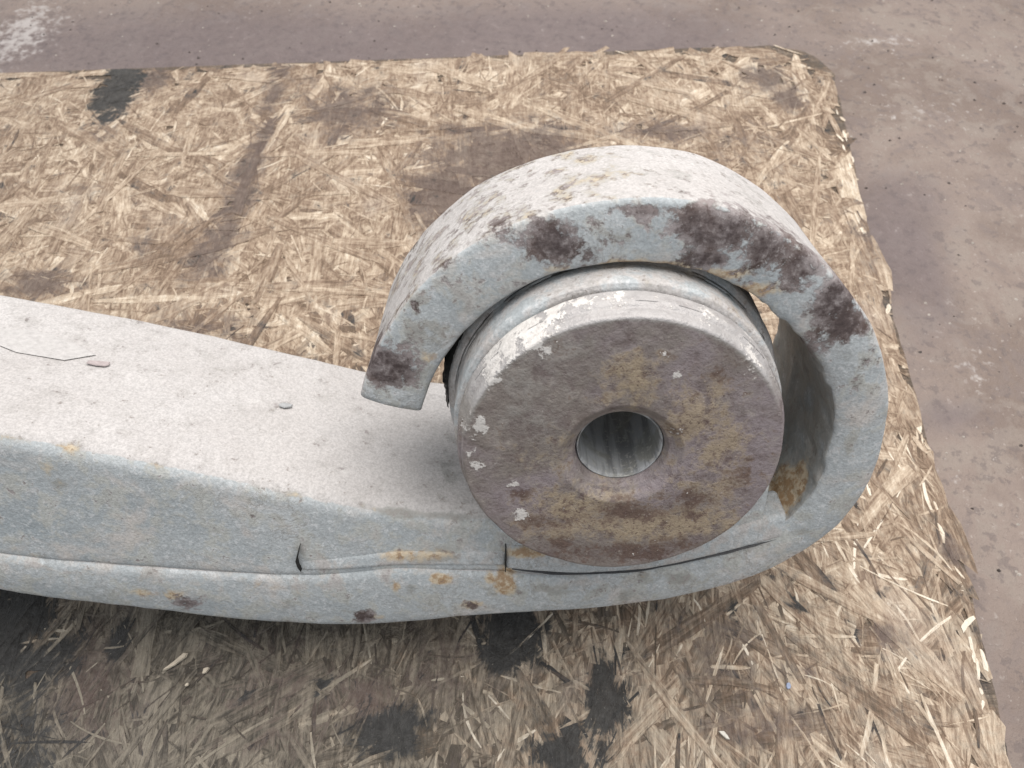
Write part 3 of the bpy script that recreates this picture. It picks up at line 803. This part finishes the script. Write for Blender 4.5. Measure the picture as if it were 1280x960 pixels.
# --------------------------------------------------------------- upper leaf lying on the main leaf
TOP = [(-3300, 450), (-2600, 350), (-1900, 172), (-1300, 26), (-1000, -27), (-805, -71), (-689, -100), (-561, -135), (-428, -174), (-352, -194), (-274, -206), (-185, -212), (-60, -214), (60, -206), (150, -180), (206, -140)]
BOT = [(-3300, 247), (-2600, 147), (-1900, -32), (-1300, -179), (-913, -264), (-741, -288), (-589, -304), (-466, -312), (-378, -309), (-304, -302), (-220, -303), (-149, -304), (-60, -314), (48, -306), (161, -272), (246, -238)]
def slab(name, top_pts, bot_pts, n, x0, x1, vf, W, shoulder, mat, parent, maskfn, seed, lean=0.0, nf=26, sink=0.0):
    tp = catmull(top_pts, 900); bp = catmull(bot_pts, 900)
    xs = np.linspace(x0, x1, n)
    f = (xs - x0) / (x1 - x0)
    tz = np.interp(xs, tp[:, 0], tp[:, 1]); bz = np.interp(xs, bp[:, 0], bp[:, 1]) - sink
    tx = xs.copy(); bx = xs.copy()
    # front, top, back, bottom
    pts = []
    for k in range(nf): pts.append((0, k / (nf - 1)))
    for k in range(1, 60): pts.append((1, (k / 60) ** 1.1))
    for k in range(7): pts.append((2, 1 - k / 6))
    for k in range(1, 30): pts.append((3, 1 - k / 30))
    sd = np.array([p[0] for p in pts]); t = np.array([p[1] for p in pts])
    H = (tz - bz)[:, None]
    a = np.where(sd == 0, t, np.where(sd == 1, 1.0, np.where(sd == 2, t, 0.0)))[None] * H
    v = np.where(sd == 0, 0.0, np.where(sd == 2, 1.0, t))[None] * W * np.ones_like(H)
    # big soft shoulder on the top front, small radius elsewhere
    for (ca, cv, sa, sv, r) in ((1, 0, -1, 1, shoulder), (0, 0, 1, 1, 6.0), (1, 1, -1, -1, 10.0), (0, 1, 1, -1, 8.0)):
        A0 = ca * H; V0 = cv * W
        da = (a - A0) * sa; dv = (v - V0) * sv
        ins = (da < r) & (dv < r)
        va, v_ = da - r, dv - r
        mx = np.maximum(np.abs(va), np.abs(v_)) + 1e-9; le = np.sqrt(va ** 2 + v_ ** 2) + 1e-9
        ff = np.where(ins, mx / le, 1.0)
        a = np.where(ins, A0 + sa * (r + va * ff), a); v = np.where(ins, V0 + sv * (r + v_ * ff), v)
    v = v + lean * (a / H) * np.clip(1 - v / W, 0, 1)
    Gs = np.zeros((n, len(pts), 3))
    Gs[..., 0] = xs[:, None]; Gs[..., 2] = bz[:, None] + a; Gs[..., 1] = vf + v * (W - vf) / W
    Ns = grid_normals(Gs)
    Q = Gs.reshape(-1, 3)
    hh = (fbm(Q, 140, 3, seed) - 0.5) * 5 + (fbm(Q, 34, 3, seed + 3) - 0.5) * 1.8
    Gs = Gs + Ns * hh.reshape(n, -1, 1)
    Q = Gs.reshape(-1, 3)
    M = maskfn(Q, np.broadcast_to(sd[None], (n, len(pts))).reshape(-1), Ns.reshape(-1, 3), np.broadcast_to((a / H), (n, len(pts))).reshape(-1))
    mm = len(pts)
    FF = [f_[::-1] for f_ in grid_faces(n, mm)]
    V = list(Q); M = list(M)
    for st0, rev in ((0, False), (n - 1, True)):
        ring = np.array(V[st0 * mm:(st0 + 1) * mm]); ctr = ring.mean(0); base = len(V)
        dx = 4.0 if rev else -4.0
        for q in range(mm):
            V.append(ctr + (ring[q] - ctr) * 0.94 + np.array([dx, 0, 0])); M.append(M[st0 * mm + q])
        V.append(ctr + np.array([dx, 0, 0])); M.append(M[st0 * mm])
        for q in range(mm):
            q2 = (q + 1) % mm
            for f_ in ((st0 * mm + q, st0 * mm + q2, base + q2, base + q), (base + q, base + q2, base + mm)):
                FF.append(f_[::-1] if rev else f_)
    return link(name, spring_mesh(name, V, FF, M), parent, mat)

def mask_upper(Q, sd, Nn, a):
    M = np.zeros((len(Q), 4))
    fr = np.clip(1.5 - Q[:, 1] / 70.0, 0, 1)
    for chn in (0, 1, 3):
        M[:, chn] = spot_field(Q[:, 0], Q[:, 2], SPOTS_LEAF, chn) * fr
    M[:, 2] = np.clip(0.10 + 1.05 * np.clip((Nn[:, 2] - 0.55) / 0.3, 0, 1), 0, 1.0)
    M[:, 2] += np.where((sd == 0) & (Q[:, 0] > -480), 0.16, 0)
    # dirt gathered along the rounded shoulder
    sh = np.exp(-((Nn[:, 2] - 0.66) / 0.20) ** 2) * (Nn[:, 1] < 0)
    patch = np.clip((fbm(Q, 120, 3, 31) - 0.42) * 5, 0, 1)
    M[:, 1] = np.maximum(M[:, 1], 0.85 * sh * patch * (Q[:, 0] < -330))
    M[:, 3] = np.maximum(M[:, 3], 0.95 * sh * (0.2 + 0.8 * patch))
    M[:, 3] = np.maximum(M[:, 3], np.where((Q[:, 0] > -250) & (Nn[:, 2] > 0.6), 0.35, 0))
    return M
upper = slab('upper_leaf', TOP, BOT, 520, -3300, 214, 3.0, 350.0, 24.0, STEEL, spring, mask_upper, 41, lean=14.0, sink=10.0)

# ledge strips let into the seam between the two leaves
def mask_strip(Q, sd, Nn, a):
    M = np.zeros((len(Q), 4))
    for chn in (0, 1, 3):
        M[:, chn] = spot_field(Q[:, 0], Q[:, 2], SPOTS_LEAF, chn)
    M[:, 2] = 0.42
    return M
def strip(name, x0, x1, up, vf, depth, seed):
    b = [p for p in BOT if x0 - 200 < p[0] < x1 + 200]
    b2 = [(x, z + 2.0) for x, z in b]
    t2 = [(x, z + up) for x, z in b]
    return slab(name, t2, b2, 150, x0, x1, vf, depth, 9.0, STEEL, spring, mask_strip, seed, lean=6.0, nf=12)
strip('seam_strip', -449, -153, 28.0, 1.0, 60.0, 51)
strip('wear_plate', -146, 240, 41.0, -4.0, 60.0, 57)

# open cracks at the ends of the strips, filled with black dirt
def crack(pts, v0, v1, w):
    V, Fc = [], []
    for kk, (x, z) in enumerate(pts):
        ww = w * math.sin(math.pi * (kk + 0.6) / (len(pts) + 0.2))
        for (sx, vq) in ((-1, v0), (1, v0), (1, v1), (-1, v1)):
            V.append((x + sx * ww / 2, vq, z))
    for kk in range(len(pts) - 1):
        for q in range(4):
            q2 = (q + 1) % 4
            Fc.append((kk * 4 + q, kk * 4 + q2, kk * 4 + 4 + q2, kk * 4 + 4 + q))
    Fc += [(3, 2, 1, 0), tuple(len(V) - 4 + q for q in range(4))]
    return link('crack', spring_mesh('crack', np.array(V, float), Fc, np.zeros((len(V), 4))), spring, SHADE_CRACK_BLACK)
crack([(-446, -259), (-450, -272), (-454, -285), (-453, -298), (-450, -306)], -4.0, 40.0, 2.0)
crack([(-149.5, -262), (-149, -275), (-149.5, -290), (-149.5, -304)], -6.0, 40.0, 2.6)

DIRT = plain_material('packed_black_dirt', (0.10, 0.10, 0.105), 0.8, 10, 0.4)
def seam(x0, x1, v0, v1, dz, w, seed):
    bp = catmull(BOT, 900)
    xs = np.linspace(x0, x1, int((x1 - x0) / 4))
    q = np.c_[xs, np.zeros((len(xs), 2))]
    zz = np.interp(xs, bp[:, 0], bp[:, 1]) + dz + (fbm(q, 34, 3, seed) - 0.5) * 7
    ww = w * np.clip((fbm(q, 45, 3, seed + 1) - 0.36) * 4.0, 0.10, 1.6) * np.clip(np.minimum(xs - x0, x1 - xs) / 30 + 0.15, 0, 1)
    V, Fc = [], []
    for x, z, t_ in zip(xs, zz, ww):
        V += [(x, v0, z - t_ / 2), (x, v0, z + t_ / 2), (x, v1, z + t_ / 2), (x, v1, z - t_ / 2)]
    for kk in range(len(xs) - 1):
        for p in range(4):
            p2 = (p + 1) % 4
            Fc.append((kk * 4 + p, kk * 4 + 4 + p, kk * 4 + 4 + p2, kk * 4 + p2))
    Fc += [(0, 1, 2, 3), tuple(len(V) - 1 - p for p in range(4))]
    return link('seam_gap', spring_mesh('seam_gap', np.array(V, float), Fc, np.zeros((len(V), 4))), spring, DIRT)
seam(-140, 236, -3.6, 40.0, 2.0, 1.6, 5)

# --------------------------------------------------------------- bush in the eye
bush = bpy.data.objects.new('bush', None)
col.objects.link(bush)
bush.parent = spring
bush['label'] = 'round rusty brown bush with a central bore pressed into the eye'
CX, CU = -11.0, -22.0
def lathe(name, prof, nseg, parent, mat, maskfn, rough=3.0, fine=1.2, seed=1, closed=False):
    pr = np.array(prof, float)
    L = np.r_[0, np.cumsum(np.hypot(*np.diff(pr, axis=0).T))]
    n = max(8, int(L[-1] / 3.2))
    s = np.unique(np.r_[np.linspace(0, L[-1], n), L])
    r = np.interp(s, L, pr[:, 0]); v = np.interp(s, L, pr[:, 1])
    th_ = np.linspace(0, 2 * np.pi, nseg, endpoint=False)
    Gs = np.zeros((len(s), nseg, 3))
    Gs[..., 0] = CX + r[:, None] * np.cos(th_); Gs[..., 2] = CU + r[:, None] * np.sin(th_); Gs[..., 1] = v[:, None]
    Ns = grid_normals(Gs)
    Q = Gs.reshape(-1, 3)
    hh = (fbm(Q, 60, 3, seed) - 0.5) * rough + (fbm(Q, 14, 2, seed + 5) - 0.5) * fine
    Gs = Gs + Ns * hh.reshape(len(s), nseg, 1)
    Q = Gs.reshape(-1, 3)
    return link(name, spring_mesh(name, Q, [f_[::-1] for f_ in grid_faces(len(s), nseg)], maskfn(Q)), parent, mat)

def mask_cap(Q):
    M = np.zeros((len(Q), 4))
    for chn in range(4):
        M[:, chn] = spot_field(Q[:, 0], Q[:, 2], SPOTS_DISC, chn) * (0.86 if chn == 0 else 1.0)
    r = np.hypot(Q[:, 0] - CX, Q[:, 2] - CU); an = np.arctan2(Q[:, 2] - CU, Q[:, 0] - CX)
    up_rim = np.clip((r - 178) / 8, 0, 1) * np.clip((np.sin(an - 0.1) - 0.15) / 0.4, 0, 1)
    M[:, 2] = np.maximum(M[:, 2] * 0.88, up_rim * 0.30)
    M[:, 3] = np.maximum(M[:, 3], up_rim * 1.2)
    return M
def arc(rc, vc, R, a0, a1, n=8):
    return [(rc + R * math.cos(math.radians(q)), vc + R * math.sin(math.radians(q))) for q in np.linspace(a0, a1, n)]
cap_prof = [(52, -52), (53, -64), (57, -73), (63, -76), (67, -80), (72, -83.5), (90, -84), (130, -84.5), (183, -84)] + arc(184, -80, 4, -80, -20, 4) + [(189.5, -74), (189.5, -68), (193, -65)] + arc(190, -59, 5, -40, 0, 4) + [(195, -40), (191, -38), (191, -33), (150, -32)]
lathe('end_cap', cap_prof, 260, bush, CAP, mask_cap, 3.0, 1.2, 61)
def mask_sleeve(Q):
    M = np.zeros((len(Q), 4))
    M[:, 2] = 0.50
    M[:, 1] = 0.22 * np.clip((fbm(Q, 80, 3, 71) - 0.4) * 4, 0, 1)
    M[:, 3] = 0.18
    return M
sl_prof = [(150, -31), (194, -31), (199, -29), (201, -25), (201, 18), (203, 24), (210, 30), (212, 36), (212, 244), (208, 252), (60, 258)]
lathe('sleeve', sl_prof, 240, bush, STEEL, mask_sleeve, 4.0, 1.5, 65)
lathe('bore', [(150, -28), (54, -28), (54, -54), (51.8, -62), (50, -62.5), (48.5, -58), (48.5, 262)], 120, bush, BORE, lambda Q: np.zeros((len(Q), 4)), 1.0, 0.8, 67)
# added black strip painting the shade on the sleeve's left side
nseg = 60
ths = np.radians(np.linspace(142, 184, nseg))
V, Fq = [], []
for k, t_ in enumerate(ths):
    e_ = math.sin(math.pi * k / (nseg - 1)) ** 0.6
    jj = rng.normal(0, 1.2)
    for q, (dr, dv) in enumerate(((1.5, 34), (4, 38), (6 * e_ + 2 + jj, 44), (8 * e_ + 2 + jj, 64), (7 * e_ + 2, 90), (1.5, 110))):
        r_ = 211 + dr
        V.append((CX + r_ * math.cos(t_), dv + rng.normal(0, 1.0), CU + r_ * math.sin(t_)))
for k in range(nseg - 1):
    for q in range(5):
        a_ = k * 6 + q
        Fq.append((a_, a_ + 1, a_ + 7, a_ + 6))
shade_strip_o = link('shade_strip', spring_mesh('shade_strip', V, Fq, np.zeros((len(V), 4))), bush, SHADE_CRACK_BLACK)

# --------------------------------------------------------------- loose bits
def chip(name, x, y, z, L, W, T, ang, colr, label, cat, seed):
    r = np.random.default_rng(seed)
    n = 7
    out = []
    for k in range(n):
        a_ = 2 * math.pi * k / n
        rr = r.uniform(0.6, 1.25)
        out.append((math.cos(a_) * L / 2 * rr, math.sin(a_) * W / 2 * rr))
    V = [(px, py, 0) for px, py in out] + [(px * 0.9, py * 0.88, T * r.uniform(0.8, 1.2)) for px, py in out]
    Fc = [tuple(range(n))[::-1], tuple(range(n, 2 * n))] + [(k, (k + 1) % n, n + (k + 1) % n, n + k) for k in range(n)]
    o = link(name, mesh_from(name, np.array(V), Fc, None, False), None, plain_material(name + '_surface', colr, 0.6, 8, 0.3))
    o.location = (x * S, y * S, z * S)
    o.rotation_euler = (0, 0, ang)
    tag(o, label, cat)
    return o
pale = (0.60, 0.53, 0.43)
chip('wood_splinter', -704, -176, 7, 46, 9, 4, math.radians(42), pale, 'longest pale wood splinter lying on the dark board below the leaf', 'splinter', 1)
chip('wood_splinter', -651, -190, 7, 17, 8, 4, math.radians(38), pale, 'short pale wood splinter lying just right of the longest one', 'splinter', 2)
chip('wood_splinter', -677, -213, 7, 9, 6, 3, math.radians(60), pale, 'tiny wood splinter lying just below the two other pale splinters', 'splinter', 3)
chip('wood_chip', 198, -289, 7, 20, 7, 3, math.radians(-42), (0.75, 0.72, 0.65), 'small white chip lying on the board near the bottom edge of the picture', 'chip', 4)
chip('paint_fleck', 317, -216, 7, 13, 9, 2, math.radians(70), (0.36, 0.42, 0.58), 'small pale blue fleck lying on the board to the lower right', 'fleck', 5)

# flakes of old paint on the upper leaf
def flake(x, v, L, W, ang, colr, label, cat, seed, name, lift=2.6):
    tp = catmull(TOP, 900)
    z = float(np.interp(x, tp[:, 0], tp[:, 1])); z2 = float(np.interp(x + 20, tp[:, 0], tp[:, 1]))
    o = chip(name, 0, 0, 0, L, W, 1.6, ang, colr, label, cat, seed)
    p = np.array([x, v, z + lift])
    y_ = p[1] * ct + p[2] * st_; z_ = AXIS_Z - p[1] * st_ + p[2] * ct
    o.location = (p[0] * S, y_ * S, z_ * S)
    slope = math.atan2(z2 - z, 20)
    o.rotation_euler = (Matrix.Rotation(-TILT, 3, 'X') @ Matrix.Rotation(-slope, 3, 'Y') @ Matrix.Rotation(ang, 3, 'Z')).to_euler()
    return o
flake(-770, 205, 34, 15, 0.1, (0.46, 0.40, 0.40), 'small pinkish paint flake lying on the pale top of the leaf', 'paint flake', 8, 'paint_flake')
film = flake(-868, 228, 150, 66, 0.0, (0.55, 0.535, 0.53), None, None, 14, 'peeling_paint', 1.0)
for key in ('label', 'category'):
    if key in film: del film[key]
film.scale = (1, 1, 0.22)
bpy.context.view_layer.update()
mw = film.matrix_world.copy()
film.parent = upper
film.matrix_parent_inverse = upper.matrix_world.inverted()
flake(-497, 200, 20, 12, 0.4, (0.42, 0.43, 0.44), 'small grey crumb lying on the pale top of the leaf', 'crumb', 9, 'grey_crumb')
